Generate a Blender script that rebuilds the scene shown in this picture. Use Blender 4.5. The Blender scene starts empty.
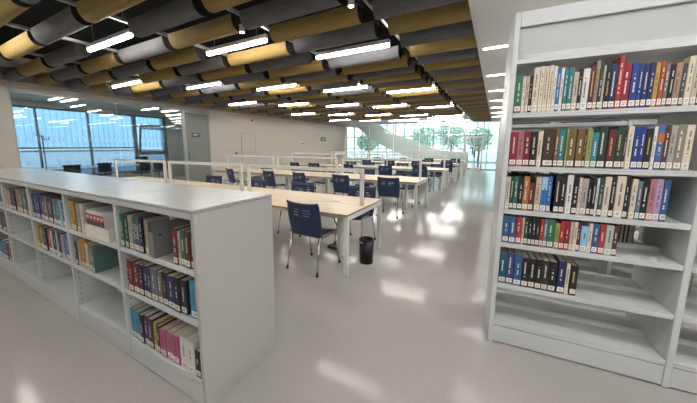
import bpy, math, random
from mathutils import Vector, Matrix
R = math.radians
random.seed(7)
scene = bpy.context.scene
COL = scene.collection

# ------------------------------------------------------------------ materials
def mat(name, color, rough=.5, metal=0., spec=.5, emit=None, estr=0., noise=None, trans=0., bump=None, coat=0.):
    m = bpy.data.materials.new(name); m.use_nodes = True
    nt = m.node_tree; b = nt.nodes['Principled BSDF']
    c = tuple(color) + (1,) if len(color) == 3 else color
    b.inputs['Base Color'].default_value = c
    b.inputs['Roughness'].default_value = rough
    b.inputs['Metallic'].default_value = metal
    b.inputs['Specular IOR Level'].default_value = spec
    if coat: b.inputs['Coat Weight'].default_value = coat
    if emit:
        b.inputs['Emission Color'].default_value = tuple(emit) + (1,)
        b.inputs['Emission Strength'].default_value = estr
    if noise or bump:
        tc = nt.nodes.new('ShaderNodeTexCoord')
    if noise:
        sc, amt = noise
        n = nt.nodes.new('ShaderNodeTexNoise'); n.inputs['Scale'].default_value = sc; n.inputs['Detail'].default_value = 5
        nt.links.new(tc.outputs['Object'], n.inputs['Vector'])
        r = nt.nodes.new('ShaderNodeValToRGB')
        r.color_ramp.elements[0].position = .3; r.color_ramp.elements[1].position = .7
        r.color_ramp.elements[0].color = tuple(max(0, x*(1-amt)) for x in c[:3]) + (1,)
        r.color_ramp.elements[1].color = tuple(min(1, x*(1+amt)) for x in c[:3]) + (1,)
        nt.links.new(n.outputs['Fac'], r.inputs['Fac']); nt.links.new(r.outputs['Color'], b.inputs['Base Color'])
    if bump:
        sc, st = bump
        n2 = nt.nodes.new('ShaderNodeTexNoise'); n2.inputs['Scale'].default_value = sc
        nt.links.new(tc.outputs['Object'], n2.inputs['Vector'])
        bp = nt.nodes.new('ShaderNodeBump'); bp.inputs['Strength'].default_value = st; bp.inputs['Distance'].default_value = .005
        nt.links.new(n2.outputs['Fac'], bp.inputs['Height']); nt.links.new(bp.outputs['Normal'], b.inputs['Normal'])
    return m

def glass_mat(name, tint=(.9, .96, .96), refl=1.0, rough=.01):
    m = bpy.data.materials.new(name); m.use_nodes = True
    nt = m.node_tree; nt.nodes.clear()
    o = nt.nodes.new('ShaderNodeOutputMaterial'); mx = nt.nodes.new('ShaderNodeMixShader')
    t = nt.nodes.new('ShaderNodeBsdfTransparent'); t.inputs['Color'].default_value = tint + (1,)
    g = nt.nodes.new('ShaderNodeBsdfGlossy'); g.inputs['Roughness'].default_value = rough
    g.inputs['Color'].default_value = (refl, refl, refl, 1)
    f = nt.nodes.new('ShaderNodeFresnel'); f.inputs['IOR'].default_value = 1.5
    nt.links.new(f.outputs[0], mx.inputs[0]); nt.links.new(t.outputs[0], mx.inputs[1]); nt.links.new(g.outputs[0], mx.inputs[2])
    nt.links.new(mx.outputs[0], o.inputs[0])
    return m

M = {}
def floor_material():
    m = bpy.data.materials.new('polished_floor'); m.use_nodes = True
    nt = m.node_tree; b = nt.nodes['Principled BSDF']
    tc = nt.nodes.new('ShaderNodeTexCoord')
    n1 = nt.nodes.new('ShaderNodeTexNoise'); n1.inputs['Scale'].default_value = 90; n1.inputs['Detail'].default_value = 4
    n2 = nt.nodes.new('ShaderNodeTexNoise'); n2.inputs['Scale'].default_value = .9; n2.inputs['Detail'].default_value = 3
    for n in (n1, n2): nt.links.new(tc.outputs['Object'], n.inputs['Vector'])
    r1 = nt.nodes.new('ShaderNodeValToRGB')
    r1.color_ramp.elements[0].position = .35; r1.color_ramp.elements[1].position = .65
    r1.color_ramp.elements[0].color = (.42, .40, .375, 1); r1.color_ramp.elements[1].color = (.475, .455, .425, 1)
    nt.links.new(n1.outputs['Fac'], r1.inputs['Fac'])
    mx = nt.nodes.new('ShaderNodeMix'); mx.data_type = 'RGBA'; mx.blend_type = 'MULTIPLY'; mx.inputs[0].default_value = .35
    nt.links.new(r1.outputs['Color'], mx.inputs[6]); nt.links.new(n2.outputs['Color'], mx.inputs[7])
    r2 = nt.nodes.new('ShaderNodeValToRGB')
    r2.color_ramp.elements[0].color = (.8, .8, .8, 1); r2.color_ramp.elements[1].color = (1, 1, 1, 1)
    nt.links.new(n2.outputs['Fac'], r2.inputs['Fac']); nt.links.new(r2.outputs['Color'], mx.inputs[7])
    nt.links.new(mx.outputs[2], b.inputs['Base Color'])
    rr = nt.nodes.new('ShaderNodeMapRange'); rr.inputs['To Min'].default_value = .09; rr.inputs['To Max'].default_value = .15
    nt.links.new(n2.outputs['Fac'], rr.inputs['Value']); nt.links.new(rr.outputs['Result'], b.inputs['Roughness'])
    b.inputs['Specular IOR Level'].default_value = .11
    return m

def wood_material():
    m = bpy.data.materials.new('pale_laminate'); m.use_nodes = True
    nt = m.node_tree; b = nt.nodes['Principled BSDF']
    tc = nt.nodes.new('ShaderNodeTexCoord'); mp = nt.nodes.new('ShaderNodeMapping'); mp.inputs['Scale'].default_value = (1, 14, 14)
    n = nt.nodes.new('ShaderNodeTexNoise'); n.inputs['Scale'].default_value = 2.5; n.inputs['Detail'].default_value = 6
    nt.links.new(tc.outputs['Object'], mp.inputs[0]); nt.links.new(mp.outputs[0], n.inputs['Vector'])
    r = nt.nodes.new('ShaderNodeValToRGB'); r.color_ramp.elements[0].position = .3; r.color_ramp.elements[1].position = .7
    r.color_ramp.elements[0].color = (.56, .44, .29, 1); r.color_ramp.elements[1].color = (.68, .55, .38, 1)
    nt.links.new(n.outputs['Fac'], r.inputs['Fac']); nt.links.new(r.outputs['Color'], b.inputs['Base Color'])
    b.inputs['Roughness'].default_value = .42
    return m

M['floor'] = floor_material()
M['wood'] = wood_material()
M['wood_edge'] = mat('laminate_edge', (.36, .25, .15), .5)
M['steel_white'] = mat('white_painted_steel', (.60, .62, .61), .38, noise=(3, .03))
M['steel_end_shaded'] = mat('white_end_panel_shaded', (.50, .49, .46), .42, noise=(2, .02))  # white paint with the end panel's shadow put into the colour
M['steel_top'] = mat('white_painted_top_sheet', (.44, .44, .42), .25, noise=(6, .05))
M['frame_white'] = mat('white_frame_paint', (.72, .71, .68), .4)
M['hole'] = mat('slot_shadow', (.10, .05, .05), .8)
M['joint'] = mat('dark_joint', (.08, .08, .08), .8)
M['wall'] = mat('beige_wall_paint', (.56, .53, .48), .7, bump=(60, .05))
M['wall_white'] = mat('white_wall_paint', (.60, .60, .58), .7)
M['gypsum'] = mat('gypsum_ceiling', (.64, .63, .61), .8)
M['black_void'] = mat('black_ceiling_void', (.004, .004, .004), .95, spec=.1)
M['black_inner'] = mat('dark_baffle_hollow', (.014, .013, .013), .85)  # darkness of the baffle's hollow inside put into the colour
M['gold'] = mat('gold_felt', (.29, .195, .06), .75, noise=(25, .12), bump=(150, .2))
M['gray'] = mat('grey_felt', (.115, .115, .125), .75, noise=(25, .12), bump=(150, .2))
M['bulkhead'] = mat('taupe_bulkhead', (.30, .27, .24), .8)
M['header'] = mat('beige_header', (.55, .54, .50), .6)
M['rail'] = mat('galvanised_rail', (.42, .42, .42), .4, metal=.3)
M['tube'] = mat('lit_tube', (1, 1, 1), .4, emit=(1, .95, .88), estr=32)
M['strip'] = mat('lit_strip', (1, 1, 1), .4, emit=(1, .97, .98), estr=30)
M['lamp_body'] = mat('lamp_body', (.6, .6, .6), .4)
M['glass'] = glass_mat('clear_glass', (.86, .93, .92))
M['glass_out'] = glass_mat('outer_glass', (.88, .95, .97))
M['alu'] = mat('grey_aluminium', (.17, .19, .21), .4, metal=.3)
M['alu_light'] = mat('light_aluminium', (.45, .47, .46), .4, metal=.3)
M['door_panel'] = mat('grey_green_door', (.22, .235, .22), .35)
M['navy_plastic'] = mat('navy_plastic', (.018, .035, .085), .42)
M['chrome'] = mat('chrome_tube', (.55, .55, .55), .22, metal=1)
M['foot'] = mat('black_rubber', (.02, .02, .02), .7)
M['black_plastic'] = mat('black_plastic', (.015, .015, .016), .35)
M['paper'] = mat('page_paper', (.62, .55, .42), .8, noise=(40, .08))
M['label'] = mat('label_paper', (.82, .78, .68), .6)
M['label_ink'] = mat('label_ink', (.25, .2, .16), .7)
M['ink_light'] = mat('pale_spine_print', (.75, .72, .64), .6)
M['ink_dark'] = mat('dark_spine_print', (.10, .09, .09), .6)
M['ink_gold'] = mat('golden_spine_print', (.6, .42, .12), .5)
M['red'] = mat('red_plastic', (.5, .04, .03), .5)
M['sign_blue'] = mat('navy_sign', (.03, .06, .14), .5)
M['white_plastic'] = mat('white_plastic', (.8, .8, .78), .4)
M['rib_blue'] = mat('blue_ribbed_cladding', (.34, .50, .68), .5)
M['flat_blue'] = mat('pale_blue_render', (.34, .42, .52), .6)
M['foliage'] = mat('green_foliage', (.36, .42, .28), .7, noise=(3, .4))
M['bark'] = mat('tree_bark', (.12, .09, .06), .9)
M['ground'] = mat('outdoor_paving', (.5, .5, .48), .8)
M['stair'] = mat('white_stair_plaster', (.74, .74, .70), .6)
M['file_grey'] = mat('grey_metal_plate', (.27, .28, .26), .4, metal=.3)

BC = dict(green=(.03,.26,.15), cream=(.70,.63,.48), beige=(.52,.45,.35), black=(.015,.015,.018), white=(.74,.73,.69),
 bright_blue=(.03,.25,.62), teal=(.04,.29,.29), maroon=(.17,.03,.05), tan=(.45,.36,.21), olive=(.09,.10,.05), pale_green=(.42,.52,.44),
 navy=(.02,.04,.17), red=(.62,.05,.04), crimson=(.40,.02,.06), royal_blue=(.02,.08,.34), mustard=(.78,.46,.09), vermilion=(.62,.11,.05),
 grey=(.28,.25,.24), peach=(.58,.38,.25), dark_grey=(.10,.09,.09), charcoal=(.05,.04,.06), rose=(.62,.20,.26), dark_red=(.25,.03,.03),
 dark_brown=(.08,.05,.02), bronze=(.25,.16,.04), lime=(.42,.50,.15), brown=(.14,.06,.04), cyan=(.04,.40,.50), bottle_green=(.02,.08,.05),
 orange_blue=(.10,.20,.50), grey_beige=(.40,.37,.32), olive_tan=(.36,.34,.24), orange=(.68,.24,.05), white_blue=(.35,.55,.66),
 dark_teal=(.03,.10,.13), blue_grey=(.20,.27,.34), pink=(.68,.26,.28), lilac=(.42,.32,.50), blue=(.04,.16,.38), pale_blue=(.30,.55,.78),
 deep_teal=(.02,.16,.26), indigo=(.06,.09,.30), olive_black=(.05,.06,.03), yellow=(.75,.52,.06), sky_blue=(.08,.42,.68), plum=(.11,.04,.13),
 hot_pink=(.68,.14,.34), pale_teal=(.16,.28,.26), purple=(.22,.04,.18), amber=(.60,.30,.04), spotted=(.6,.58,.5))
def bmat(c):
    k = 'book_' + c
    if k not in M: M[k] = mat(c + '_book_cloth', tuple(x*(.95 if min(BC[c]) > .27 else .64) for x in BC[c]), .5)
    return M[k]

# ------------------------------------------------------------------ mesh building
class MB:
    def __init__(s): s.v = []; s.f = []; s.mi = []
    def add(s, vs, fs, m=0, T=None):
        o = len(s.v)
        s.v += [tuple(T @ Vector(p)) if T else tuple(p) for p in vs]
        s.f += [tuple(i+o for i in f) for f in fs]; s.mi += [m]*len(fs)
    def box(s, x0, x1, y0, y1, z0, z1, m=0, T=None):
        vs = [(x0,y0,z0),(x1,y0,z0),(x1,y1,z0),(x0,y1,z0),(x0,y0,z1),(x1,y0,z1),(x1,y1,z1),(x0,y1,z1)]
        s.add(vs, [(0,3,2,1),(4,5,6,7),(0,1,5,4),(1,2,6,5),(2,3,7,6),(3,0,4,7)], m, T); return s
    def bbox(s, x0, x1, y0, y1, z0, z1, b=.003, m=0, T=None):   # chamfered box
        b = min(b, (x1-x0)/2.2, (y1-y0)/2.2, (z1-z0)/2.2)
        X = (x0, x1); Y = (y0, y1); Z = (z0, z1); vs = []; idx = {}
        for i in (0,1):
            for j in (0,1):
                for k in (0,1):
                    sx, sy, sz = (1,-1)[i], (1,-1)[j], (1,-1)[k]
                    for a in range(3):
                        p = [X[i]+sx*b, Y[j]+sy*b, Z[k]+sz*b]
                        p[a] = (X[i], Y[j], Z[k])[a]
                        idx[i,j,k,a] = len(vs); vs.append(p)
        F = []
        for a in range(3):
            u, w = [(1,2),(2,0),(0,1)][a]
            for e in (0,1):
                q = []
                for (p, r) in ((0,0),(1,0),(1,1),(0,1)):
                    c = [0,0,0]; c[a] = e; c[u] = p; c[w] = r; q.append(idx[c[0],c[1],c[2],a])
                F.append(tuple(q) if e else tuple(reversed(q)))
            for p in (0,1):
                for r in (0,1):
                    c0 = [0,0,0]; c0[u] = p; c0[w] = r; c1 = list(c0); c1[a] = 1
                    q = (idx[c0[0],c0[1],c0[2],u], idx[c1[0],c1[1],c1[2],u], idx[c1[0],c1[1],c1[2],w], idx[c0[0],c0[1],c0[2],w])
                    F.append(q if p != r else tuple(reversed(q)))
        for i in (0,1):
            for j in (0,1):
                for k in (0,1):
                    t = (idx[i,j,k,0], idx[i,j,k,1], idx[i,j,k,2])
                    F.append(t if (i+j+k) % 2 else tuple(reversed(t)))
        s.add(vs, F, m, T); return s
    def tube(s, pts, r, n=10, m=0, cap=True):
        pts = [Vector(p) for p in pts]; rings = []; prev = None
        for i, p in enumerate(pts):
            d = (pts[min(i+1, len(pts)-1)] - pts[max(i-1, 0)]).normalized()
            up = Vector((0,0,1)) if abs(d.z) < .95 else Vector((1,0,0))
            if prev is not None: up = prev
            a = d.cross(up).normalized(); b = a.cross(d).normalized(); prev = b
            rr = r[i] if isinstance(r, (list, tuple)) else r
            rings.append([p + a*math.cos(2*math.pi*k/n)*rr + b*math.sin(2*math.pi*k/n)*rr for k in range(n)])
        vs = [q for g in rings for q in g]; fs = []
        for i in range(len(rings)-1):
            for k in range(n): fs.append((i*n+k, i*n+(k+1) % n, (i+1)*n+(k+1) % n, (i+1)*n+k))
        if cap: fs.append(tuple(reversed(range(n)))); fs.append(tuple((len(rings)-1)*n+k for k in range(n)))
        s.add(vs, fs, m); return s
    def lathe(s, prof, cx=0, cy=0, n=24, m=0):
        vs = [(cx+r*math.cos(2*math.pi*k/n), cy+r*math.sin(2*math.pi*k/n), z) for r, z in prof for k in range(n)]
        fs = [(i*n+k, i*n+(k+1) % n, (i+1)*n+(k+1) % n, (i+1)*n+k) for i in range(len(prof)-1) for k in range(n)]
        s.add(vs, fs, m); return s
    def prism(s, poly, axis, a0, a1, m=0):   # poly of 2D points extruded along axis
        n = len(poly)
        def P(u, w, a): return {'X': (a,u,w), 'Y': (u,a,w), 'Z': (u,w,a)}[axis]
        vs = [P(u,w,a0) for u,w in poly] + [P(u,w,a1) for u,w in poly]
        s.add(vs, [tuple(range(n)), tuple(reversed(range(n,2*n)))] + [(i,(i+1)%n,n+(i+1)%n,n+i)[::-1] for i in range(n)], m); return s
    def mesh(s, name, mats):
        me = bpy.data.meshes.new(name); me.from_pydata(s.v, [], s.f)
        for x in (mats if isinstance(mats, (list, tuple)) else [mats]): me.materials.append(x)
        if any(s.mi): me.polygons.foreach_set('material_index', s.mi)
        me.update(); return me
    def build(s, name, mats, parent=None, smooth=False, loc=None, rotz=0):
        me = s.mesh(name, mats)
        if smooth: me.polygons.foreach_set('use_smooth', [True]*len(me.polygons))
        o = bpy.data.objects.new(name, me); COL.objects.link(o)
        if parent: o.parent = parent
        if loc: o.location = loc
        if rotz: o.rotation_euler = (0,0,rotz)
        return o

def tag(o, label=None, cat=None, group=None, kind=None):
    if label: o['label'] = label
    if cat: o['category'] = cat
    if group: o['group'] = group
    if kind: o['kind'] = kind
    return o
def empty(name, label, cat, loc=(0,0,0), rotz=0, group=None):
    o = bpy.data.objects.new(name, None); COL.objects.link(o); o.empty_display_size = .1
    o.location = loc; o.rotation_euler = (0,0,rotz); return tag(o, label, cat, group)
KIDS = {}
def copy_tree(o, parent=None):
    c = o.copy(); COL.objects.link(c)
    if parent: c.parent = parent
    for ch in [x for x in bpy.data.objects if x.parent == o] if o.name not in KIDS else KIDS[o.name]: copy_tree(ch, c)
    return c
def remember(o):
    KIDS[o.name] = list(o.children)
    for c in o.children: remember(c)
def struct(name, mb, m, smooth=False): return tag(mb.build(name, m, smooth=smooth), kind='structure')
def ordinal(n):
    return '%d%s' % (n, 'th' if 10 <= n % 100 <= 20 else {1:'st',2:'nd',3:'rd'}.get(n % 10, 'th'))
W = ['','first','second','third','fourth','fifth','sixth','seventh','eighth','ninth','tenth']
def nth(n): return W[n] if n <= 10 else ordinal(n)

# ------------------------------------------------------------------ camera
FPX, CX, CY, PITCH, YAW, CH = 286.54, 330.1, 188.4, 8.397, 29.826, 1.5
cam = bpy.data.cameras.new('camera'); co = bpy.data.objects.new('camera', cam); COL.objects.link(co)
cam.sensor_fit = 'HORIZONTAL'; cam.sensor_width = 36; cam.lens = FPX*36/697
cam.shift_x = (348.5-CX)/697; cam.shift_y = -(201.5-CY)/697; cam.clip_start = .05; cam.clip_end = 300
co.location = (0,0,CH); co.rotation_euler = (R(90-PITCH), 0, R(YAW)); scene.camera = co
_P, _Y = R(PITCH), R(YAW)
_fw = Vector((-math.sin(_Y)*math.cos(_P), math.cos(_Y)*math.cos(_P), -math.sin(_P))); _r = Vector((math.cos(_Y), math.sin(_Y), 0)); _u = _r.cross(_fw)
def in_view(p, margin=0):
    d = Vector(p)-Vector((0,0,CH)); z = d.dot(_fw)
    if z < .2: return False
    x = CX+FPX*d.dot(_r)/z; y = CY-FPX*d.dot(_u)/z
    return -margin < x < 697+margin and -margin < y < 403+margin
def ximg(p):
    d = Vector(p)-Vector((0,0,CH)); return d.dot(_r)/d.dot(_fw)

# ------------------------------------------------------------------ room shell
XW, YF = -10.5, 20.8
struct('floor', MB().box(-16.0, 6, -4, 31, -.1, 0), M['floor'])
# left wall: pillar, header over the glazing, wall with a door
wl = MB()
wl.box(XW-.25, XW, -4, 2.40, 0, 3.6)                 # pillar and wall before the glazing
wl.box(XW-.25, XW, 2.40, 8.15, 2.90, 3.6)            # header
wl.box(XW-.25, XW, 8.15, YF, 0, 3.6)
struct('wall_left', wl, M['wall'])
struct('trim_1', MB().box(XW, -10.02, -1, YF, 3.02, 3.6), M['bulkhead'])
struct('wall_right', MB().box(6, 6.2, -4, 31, 0, 4.4), M['wall_white'])
struct('wall_back', MB().box(-16, 6.2, -4.2, -4, 0, 4.4), M['wall_white'])
# black void over the baffles, flush gypsum ceiling to the right
struct('ceiling', MB().box(-16.0, 6.2, -4.2, 16.6, 3.6, 3.75), M['black_void'])
gc = MB().box(-.36, 6, -4, YF+.1, 3.0, 3.06); gc.box(-.36, -.33, -4, YF+.1, 2.99, 3.6)
struct('ceiling_gypsum', gc, M['gypsum'])
ac = MB().box(-16, -1.40, 16.6, 31, 3.9, 4.05); ac.box(-1.40, 6.2, 16.6, 31, 3.9, 4.05)
struct('ceiling_hall', ac, M['wall_white'])
struct('trim_2', MB().box(-10.0, -1.42, 16.45, 16.6, 3.15, 3.9), M['wall_white'])

# thin outline of the flush door in the left wall
d1 = empty('door_1', None, None, (XW, 9.86, 0)); tag(d1, kind='structure')
MB().box(0, .012, 0, .9, 0, 2.08).build('door_leaf', M['wall'], d1)
t = MB(); t.box(.0, .016, -.012, 0, 0, 2.09); t.box(0, .016, .9, .912, 0, 2.09); t.box(0, .016, -.012, .912, 2.08, 2.092)
t.build('door_gap', M['bulkhead'], d1)
hd = MB(); hd.box(.012, .05, .82, .85, 1.0, 1.03); hd.box(.04, .055, .70, .85, 1.0, 1.022); hd.build('door_handle', M['alu'], d1)

# glazed partition along the left wall
gp = empty('window_1', None, None, (XW, 0, 0)); tag(gp, kind='structure')
fr = MB()
for y in (2.42, 6.98):
    fr.box(-.10, -.04, y-.025, y+.025, 0, 2.9)
fr.box(-.10, -.04, 2.40, 7.0, 2.84, 2.9); fr.box(-.10, -.04, 2.40, 7.0, 0, .06)
fr.build('window_frame', M['alu_light'], gp)
for k, (a, b) in enumerate(((2.445, 4.725), (4.775, 6.955))):
    MB().box(-.075, -.065, a, b, .06, 2.84).build('pane', M['glass'], gp)
mk = MB()
y = 2.55
while y < 6.9:
    mk.box(-.0645, -.063, y, y+.012, 1.62, 1.74); y += .13
mk.build('safety_marks', M['frame_white'], gp)
# grey door at the end of the glazing
d2 = empty('door_2', None, None, (XW, 7.0, 0)); tag(d2, kind='structure')
MB().bbox(-.09, -.045, .06, 1.10, .01, 2.80, .004).build('door_leaf', M['door_panel'], d2)
f = MB(); f.box(-.12, -.02, .01, .06, 0, 2.9); f.box(-.12, -.02, 1.10, 1.15, 0, 2.9); f.box(-.12, -.02, .06, 1.10, 2.81, 2.9)
f.build('door_frame', M['alu_light'], d2)
h = MB(); h.box(-.045, .0, .13, .15, 1.06, 1.08); h.box(-.012, .004, .13, .25, 1.06, 1.08); h.box(-.045, -.04, .11, .17, .96, 1.24)
h.build('door_handle', M['alu'], d2)
s = MB(); s.box(-.045, -.038, .32, .68, 1.86, 2.02)
sg = s.build('door_sign', M['sign_blue'], d2)
s = MB(); s.box(-.038, -.0365, .37, .62, 1.955, 1.975); s.box(-.038, -.0365, .37, .56, 1.91, 1.925)
s.build('sign_print', M['ink_light'], sg)

# room behind the glazing
OX = -14.0
struct('wall_office', MB().box(OX-.2, OX, -4, 2.7, 0, 3.6).box(OX-.2, OX, 8.4, 9.2, 0, 3.6).box(OX-.2, OX, 2.7, 8.4, 0, .35)
       .box(OX-.2, OX, 2.7, 8.4, 2.86, 3.6).box(OX-.2, XW-.25, 9.2, 9.35, 0, 3.6).box(OX-.2, XW-.25, -.6, -.45, 0, 3.6), M['wall'])
w2 = empty('window_2', None, None, (OX, 0, 0)); tag(w2, kind='structure')
fr = MB()
for y, wd in ((2.74, .08), (3.8, .05), (5.3, .06), (6.98, .14), (8.33, .14)):
    fr.box(-.14, -.04, y-wd/2, y+wd/2, .35, 2.86)
fr.box(-.14, -.04, 2.7, 8.4, 2.80, 2.86); fr.box(-.14, -.04, 2.7, 8.4, .35, .42); fr.box(-.14, -.04, 2.7, 7.0, 1.40, 1.46)
fr.box(-.14, -.04, 7.0, 8.3, 2.36, 2.48); fr.box(-.14, -.04, 7.0, 8.3, 1.10, 1.20)
fr.build('window_frame', M['alu'], w2)
MB().box(-.10, -.09, 2.75, 6.95, .4, 2.82).build('pane', M['glass_out'], w2)
MB().box(-.10, -.09, 7.03, 8.3, 2.45, 2.82).build('pane', M['glass_out'], w2)
c, sn = math.cos(R(14)), math.sin(R(14))
T = Matrix.Translation((-.04, 0, 1.2)) @ Matrix.Rotation(R(12), 4, 'Y')
sash = MB()
for (a, b, z0, z1) in ((7.06, 7.13, 0, 1.15), (8.19, 8.26, 0, 1.15), (7.06, 8.26, 0, .07), (7.06, 8.26, 1.08, 1.15)): sash.box(-.03, .03, a, b, z0, z1, 0, T)
so = sash.build('tilted_sash', M['alu'], w2)
MB().box(-.005, .005, 7.12, 8.2, .06, 1.1, 0, T).build('sash_pane', M['glass_out'], so)

# neighbouring facade outside, corrugated above and plain below
fc = empty('building', 'neighbouring building clad in pale blue ribbed panels outside the left windows', 'building', (-19, 0, -.1))
rb = MB(); y = -6; pts = []
while y < 22:
    pts += [(0, y), (0, y+.11), (.06, y+.14), (.06, y+.21)]; y += .24
vs = [(x, y, 1.5) for x, y in pts] + [(x, y, 7) for x, y in pts]; n = len(pts)
rb.add(vs, [(i, i+1, n+i+1, n+i) for i in range(n-1)])
rb.box(-.6, -.02, -6, 22, 1.5, 7)
rb.build('ribbed_cladding', M['rib_blue'], fc)
MB().box(-.6, .05, -6, 22, 0, 1.4).build('plinth', M['flat_blue'], fc)
MB().box(-.6, .12, -6, 22, 1.4, 1.5).build('string_course', M['steel_white'], fc)
struct('ground', MB().box(-60, 40, -30, 90, -.3, -.11), M['ground'])

struct('ceiling_office', MB().box(OX, XW-.25, -.45, 9.2, 3.05, 3.2), M['wall_white'])
for i, yy in enumerate((1.6, 4.2, 6.8)):  # lamps added to brighten the room behind the glass
    r = empty('office_fill_light', 'white added fill light in the room behind the glass, %s from the left' % nth(i+1), 'light', (-12.3, yy, 3.05), 0, 'added fill lights in the room behind the glass')
    MB().box(-.65, .65, -.06, .06, -.05, 0).build('housing', M['lamp_body'], r); MB().box(-.63, .63, -.04, .04, -.06, -.05).build('diffuser', M['strip'], r)
# office furniture seen through the glazing
def office_chair(x, y, rz, label, h=.9):
    t = empty('office_chair', label, 'chair', (x, y, 0), rz, 'black office chairs behind the glass partition')
    MB().bbox(-.23, .23, -.22, .22, .44, .50, .02).build('seat', M['black_plastic'], t)
    b = MB()
    for k in range(6):
        a0 = -.22+.44*k/6; b.bbox(a0, a0+.075, -.26-.02*abs(k-2.5)/-2.5, -.22-.02*abs(k-2.5)/-2.5, h-.32, h, .01)
    b.bbox(-.23, .23, -.27, -.20, h-.05, h+.02, .01); b.box(-.03, .03, -.25, -.22, .47, h-.2)
    b.build('backrest', M['black_plastic'], t)
    MB().tube([(0,0,.08), (0,0,.44)], .025).build('column', M['chrome'], t)
    s = MB()
    for k in range(5):
        a = 2*math.pi*k/5; s.tube([(0,0,.09), (.27*math.cos(a), .27*math.sin(a), .055)], [.022, .014], 8)
        s.tube([(.27*math.cos(a)-.012, .27*math.sin(a), .026), (.27*math.cos(a)+.012, .27*math.sin(a), .026)], .026, 10)
    s.build('star_base', M['foot'], t)
office_chair(-12.6, 4.1, R(80), 'black office chair seen behind the glass, leftmost of the row', .86)
office_chair(-12.6, 4.98, R(95), 'black office chair behind the glass, beside the thin dark mullion', .88)
office_chair(-12.2, 6.15, R(100), 'black office chair behind the glass under the tilted window', .85)
office_chair(-12.3, 6.9, R(70), 'black office chair behind the glass, nearest to the grey door', .84)
dk = empty('office_desk', 'pale office desk behind the glass partition with black chairs along it', 'desk', (-13.1, 5.4, 0))
MB().bbox(-.38, .38, -1.9, 1.9, .71, .74, .004).build('desk_top', M['frame_white'], dk)
for x in (-.33, .33):
    for yy in (-1.8, 1.8): MB().box(x-.025, x+.025, yy-.025, yy+.025, 0, .71).build('leg', M['frame_white'], dk)
for i, (yy, lb) in enumerate(((6.7, 'black computer monitor on the desk behind the glass'),)):
    mo = empty('monitor', lb, 'monitor', (-13.15, yy, .741), R(-90 if i else -80))
    MB().bbox(-.26, .26, -.02, .02, .06, .32, .006).build('screen', M['black_plastic'], mo)
    MB().box(-.025, .025, .02, .05, .01, .2).bbox(-.11, .11, -.07, .09, 0, .012, .003).build('stand', M['black_plastic'], mo)
cs = empty('coat_stand', 'slim dark coat stand with branching hooks behind the left glass', 'coat stand', (-12.5, 3.46, 0))
MB().tube([(0,0,.02), (0,0,1.85)], .016, 10).build('pole', M['alu'], cs)
MB().lathe([(0,0), (.19,0), (.19,.015), (.03,.035), (0,.04)], n=20).build('base', M['alu'], cs)
for k in range(7):
    a = 2*math.pi*k/7; zz = 1.62+.035*k
    hk = MB().tube([(0,0,zz), (.08*math.cos(a), .08*math.sin(a), zz+.05), (.15*math.cos(a), .15*math.sin(a), zz+.03), (.17*math.cos(a), .17*math.sin(a), zz+.09)], .008, 6)
    hk.lathe([(0, zz+.075), (.016, zz+.085), (.016, zz+.1), (0, zz+.11)], .17*math.cos(a), .17*math.sin(a), 8)
    hk.build('hook', M['alu'], cs)

# small things on the beige wall
al = empty('fire_alarm', 'small white and red fire alarm high on the beige wall', 'fire alarm', (XW, 10.54, 2.72))
MB().bbox(0, .03, -.11, .11, -.11, .13, .005).build('backplate', M['white_plastic'], al)
MB().bbox(.03, .07, -.07, .07, -.06, .08, .008).build('sounder', M['red'], al)
ws = empty('wall_sign', 'small dark square sign on the far end of the beige wall', 'sign', (XW, 17.33, 1.86))
MB().bbox(0, .015, -.34, .34, 0, .24, .003).build('sign_plate', M['sign_blue'], ws)
MB().box(.015, .017, -.2, .2, .09, .15).build('sign_print', M['ink_light'], ws)
cp = empty('wall_hook', 'small black coat hook on the beige wall left of the flush door', 'hook', (XW, 9.5, 1.17))
MB().bbox(0, .012, -.05, .05, -.04, .05, .003).build('backplate', M['black_plastic'], cp)
MB().tube([(.01,0,.02), (.07,0,.0), (.10,0,.05)], .012, 8).build('hook', M['black_plastic'], cp)
sk = empty('wall_socket', 'small black wall device far along the beige wall above the tables', 'wall device', (XW, 14.8, 1.66))
MB().bbox(0, .05, -.06, .06, -.05, .05, .01).build('housing', M['black_plastic'], sk)
MB().bbox(0, .012, -.09, .09, -.08, .16, .004).build('backplate', M['white_plastic'], sk)

# ------------------------------------------------------------------ ceiling baffles, lights
P = .555; Y0 = 3.48; BW, BD, ZB = .25, .18, 3.0
def baffle_mesh(L, m):
    b = MB(); n = 14; prof = []
    for i in range(n+1):
        a = math.pi*i/n; prof.append((-math.cos(a)*BW/2, ZB+BD-BD*math.sin(a)**.8))
    inn = [(y*.955, z+.008+ (0 if 0 < i < n else -.008)) for i, (y, z) in enumerate(prof)]
    for (pr_, mi, flip) in ((prof, 0, False), (inn, 1, True)):
        vs = [(x, y, z) for x in (-L/2, L/2) for y, z in pr_]; k = n+1
        fs = [(i, i+1, k+i+1, k+i) for i in range(n)]
        if not flip: fs = [tuple(reversed(q)) for q in fs]
        b.add(vs, fs, mi)
    for x in (-L/2, L/2):
        vs = [(x, y, z) for y, z in prof] + [(x, y, z) for y, z in inn]; k = n+1
        b.add(vs, [(i, i+1, k+i+1, k+i) for i in range(n)], 1)
    # black ribs inside
    for x in (-L/2+.03, 0, L/2-.03):
        vs = [(x+dx, y*.95, z+.008) for dx in (-.004, .004) for y, z in prof]; k = n+1
        b.add(vs, [tuple(range(k)), tuple(reversed(range(k, 2*k)))], 1)
    me = b.mesh('baffle', [m, M['black_inner']])
    me.polygons.foreach_set('use_smooth', [len(p.vertices) == 4 for p in me.polygons])
    return me
cols = [(-.865, 1.0)] + [(-2.24-1.52*k, 1.37) for k in range(5)] + [(-9.55, .95)]
BM = {}
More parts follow.
